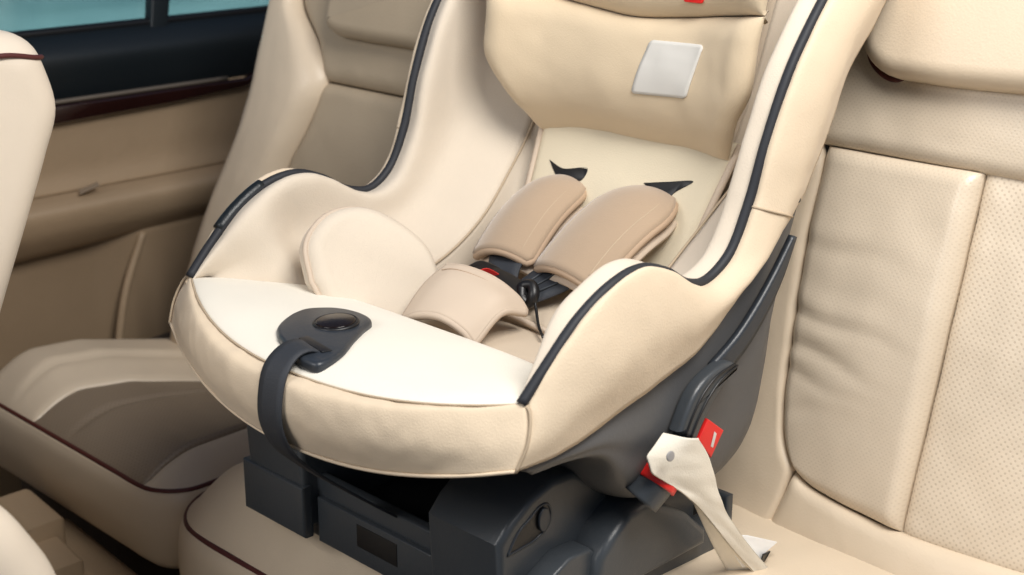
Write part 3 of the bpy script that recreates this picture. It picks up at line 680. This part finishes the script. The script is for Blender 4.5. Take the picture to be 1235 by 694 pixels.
slabobj('handle_recess', [V((.935, yd-.030, .5595)), V((.965, yd-.030, .566)), V((.972, yd-.012, .566)), V((.945, yd-.010, .5595))], (0, 0, .002), .0006, M["taupe"], dr)
# window frame, divider, panes
wn = slabobj('window_divider', [V((1.086, yd+.012, .745)), V((1.113, yd+.012, .745)), V((1.175, yd+.055, .95)), V((1.140, yd+.055, .95))], (0, .02, 0), .003, M['trim'], dr)
slabobj('rear_pillar', [V((1.288, yd+.0, .74)), V((1.50, yd+.0, .74)), V((1.56, yd+.07, .98)), V((1.40, yd+.07, .98))], (0, .02, 0), .004, M['trim'], dr)
gm = D.materials.new('tinted_glass'); gm.use_nodes = True; nt = gm.node_tree; nt.nodes.clear()
o_ = nt.nodes.new('ShaderNodeOutputMaterial'); tr_ = nt.nodes.new('ShaderNodeBsdfTransparent'); tr_.inputs[0].default_value = (.53, .73, .75, 1)
gl = nt.nodes.new('ShaderNodeBsdfGlossy'); gl.inputs['Roughness'].default_value = .03; mxs = nt.nodes.new('ShaderNodeMixShader'); mxs.inputs[0].default_value = .06
nt.links.new(tr_.outputs[0], mxs.inputs[1]); nt.links.new(gl.outputs[0], mxs.inputs[2]); nt.links.new(mxs.outputs[0], o_.inputs[0])
for x0, x1 in ((.25, 1.105), (1.115, 1.50)):
    slabobj('window_pane', [V((x0, yd+.03, .74)), V((x1, yd+.03, .74)), V((x1+.04, yd+.075, .98)), V((x0+.04, yd+.075, .98))], (0, .004, 0), .0005, gm, dr)

# ================================================================== FRONT SEATS, RAIL, FLOOR
ff = thing('front_seat', 'cream leather front seat backrest with maroon piping at the left edge', 'car seat', (.4, 1.3, .2))
fo = [(.543,.881),(.560,.876),(.573,.866),(.582,.845),(.588,.813),(.574,.773),(.554,.726),(.525,.660),(.50,.60),(.47,.52),(.45,.45),(.36,.42),(.36,.55),(.40,.70),(.43,.82),(.46,.87),(.50,.885)]
v, f = slab([V((x, 1.105, z)) for x, z in fo], (0, .50, 0), .03, 8, 130)
bb = link('backrest', v, f, M['frontl'], ff)
tube('backrest_piping', [V((.45, 1.106, .862)), V((.50, 1.104, .863)), V((.541, 1.106, .863)), V((.566, 1.112, .858)), V((.577, 1.122, .856))], .0022, M['maroon'], bb, n=30)
slabobj('seat_base', [V((.10, 1.12, .18)), V((.12, 1.12, .33)), V((.40, 1.12, .40)), V((.47, 1.12, .38)), V((.47, 1.12, .18))], (0, .46, 0), .03, M['frontl'], ff, smooth_n=60)
nf = thing('armrest_box', 'rounded cream leather armrest corner in the lower left of the photo', 'armrest', (.2, .88, .2))
ao = [(.02,.66),(.20,.668),(.300,.662),(.354,.640),(.372,.622),(.385,.600),(.397,.575),(.405,.54),(.405,.35),(.02,.35)]
v, f = slab([V((x, .80, z)) for x, z in ao], (0, .20, 0), .035, 8, 120)
link('lid', v, f, M['frontl'], nf)
rc_ = thing('seat_rail_cover', 'dull beige plastic seat rail cover on the floor below the far cushion', 'rail cover', (.72, 1.45, .1))
slabobj('bar', [V((.70, 1.10, .20)), V((.70, 1.50, .24)), V((.70, 1.50, .19)), V((.70, 1.10, .13))], (.05, 0, 0), .008, M['doorl'], rc_)
cl = slabobj('cap', [V((.665, 1.44, .275)), V((.665, 1.52, .285)), V((.665, 1.52, .225)), V((.665, 1.44, .20))], (.05, 0, 0), .01, M['doorl'], rc_)
slabobj('bracket', [V((.655, 1.385, .245)), V((.655, 1.44, .255)), V((.655, 1.44, .19)), V((.655, 1.385, .18))], (.05, 0, 0), .008, M['doorl'], rc_)
def struct(o): o['kind'] = 'structure'; return o
fl = struct(gridobj('floor', [[V((-.6+.06*i, .0+.06*j, .02 + .004*noise.noise(V((i*.9, j*.9, 0))))) for j in range(32)] for i in range(40)], M['carpet'], th=.01, flip=True))
# bench body behind and under the cushions
bdy = slabobj('bench_body', [V((.80, .14, .03)), V((.80, .14, .33)), V((1.10, .14, .345)), V((1.19, .14, .40)), V((1.33, .14, .88)), V((1.42, .14, .88)), V((1.30, .14, .03))], (0, 1.60, 0), .01, M['carpet'], rs)
# outside
gmt = mat('reflection_mottled_pavement', (.78, .80, .78), .8, (1.2, .003), var=.25)
nt = gmt.node_tree; gn = nt.nodes.new('ShaderNodeTexNoise'); gn.inputs['Scale'].default_value = .45; gn.inputs['Detail'].default_value = 2; gn.inputs['Distortion'].default_value = .8
gr = nt.nodes.new('ShaderNodeValToRGB'); gr.color_ramp.elements[0].position = .36; gr.color_ramp.elements[1].position = .66
gr.color_ramp.elements[0].color = (.36, .44, .42, 1); gr.color_ramp.elements[1].color = (.72, .74, .69, 1)  # pale and teal mottling paints window reflections into the ground colour
gt = nt.nodes.new('ShaderNodeTexCoord'); nt.links.new(gt.outputs['Object'], gn.inputs['Vector']); nt.links.new(gn.outputs['Fac'], gr.inputs[0]); nt.links.new(gr.outputs[0], nt.nodes['Principled BSDF'].inputs['Base Color'])
struct(gridobj('ground', [[V((-40+4*i, 2.2+4*j, -.45)) for j in range(30)] for i in range(30)], gmt, th=.0, flip=True))
# ================================================================== LIGHT, CAMERA
W = D.worlds.new('World'); S.world = W; W.use_nodes = True
nt = W.node_tree; bgn = nt.nodes['Background']; sk = nt.nodes.new('ShaderNodeTexSky'); sk.sky_type = 'NISHITA'; sk.sun_disc = False
sk.sun_elevation = R(50); sk.sun_rotation = R(200); bgn.inputs['Strength'].default_value = .045
nt.links.new(sk.outputs[0], bgn.inputs['Color'])
def area(name, loc, tgt, size, power, col, sy=None):
    l = D.lights.new(name, 'AREA'); l.energy = power; l.color = col; l.size = size
    if sy: l.shape = 'RECTANGLE'; l.size_y = sy
    o = D.objects.new(name, l); COL.objects.link(o); o.location = loc
    o.rotation_euler = (V(tgt)-V(loc)).to_track_quat('-Z', 'Y').to_euler(); return o
area('daylight_from_open_door', (.66, .12, 1.72), (.86, .78, .6), .62, 22.5, (1, .965, .91), .7)
area('added_ground_lamp', (4, 9.5, 6), (4, 9.5, 0), 9, 160, (.97, 1, 1), 6).data.spread = R(70)  # area lamp added to brighten the ground beyond the window
area('daylight_from_windscreen', (-.75, 1.1, 1.55), (.8, .95, .6), .8, 11, (1, .97, .93), .6)
cam = D.cameras.new('camera'); co = D.objects.new('camera', cam); COL.objects.link(co)
cam.sensor_width = 36; cam.lens = 36*1770/1235; co.location = (0, 0, 1.05)
fw = V((math.cos(R(18.1))*math.sqrt(.5), math.cos(R(18.1))*math.sqrt(.5), -math.sin(R(18.1))))
co.rotation_euler = fw.to_track_quat('-Z', 'Y').to_euler()
cam.clip_start = .05; cam.clip_end = 300
cam.dof.use_dof = True; cam.dof.focus_distance = 1.25; cam.dof.aperture_fstop = 7
S.camera = co
S.view_settings.view_transform = 'Standard'; S.view_settings.look = 'None'; S.view_settings.exposure = 0; S.view_settings.gamma = 1
for o in D.objects:
    if '_o' in o: del o['_o']
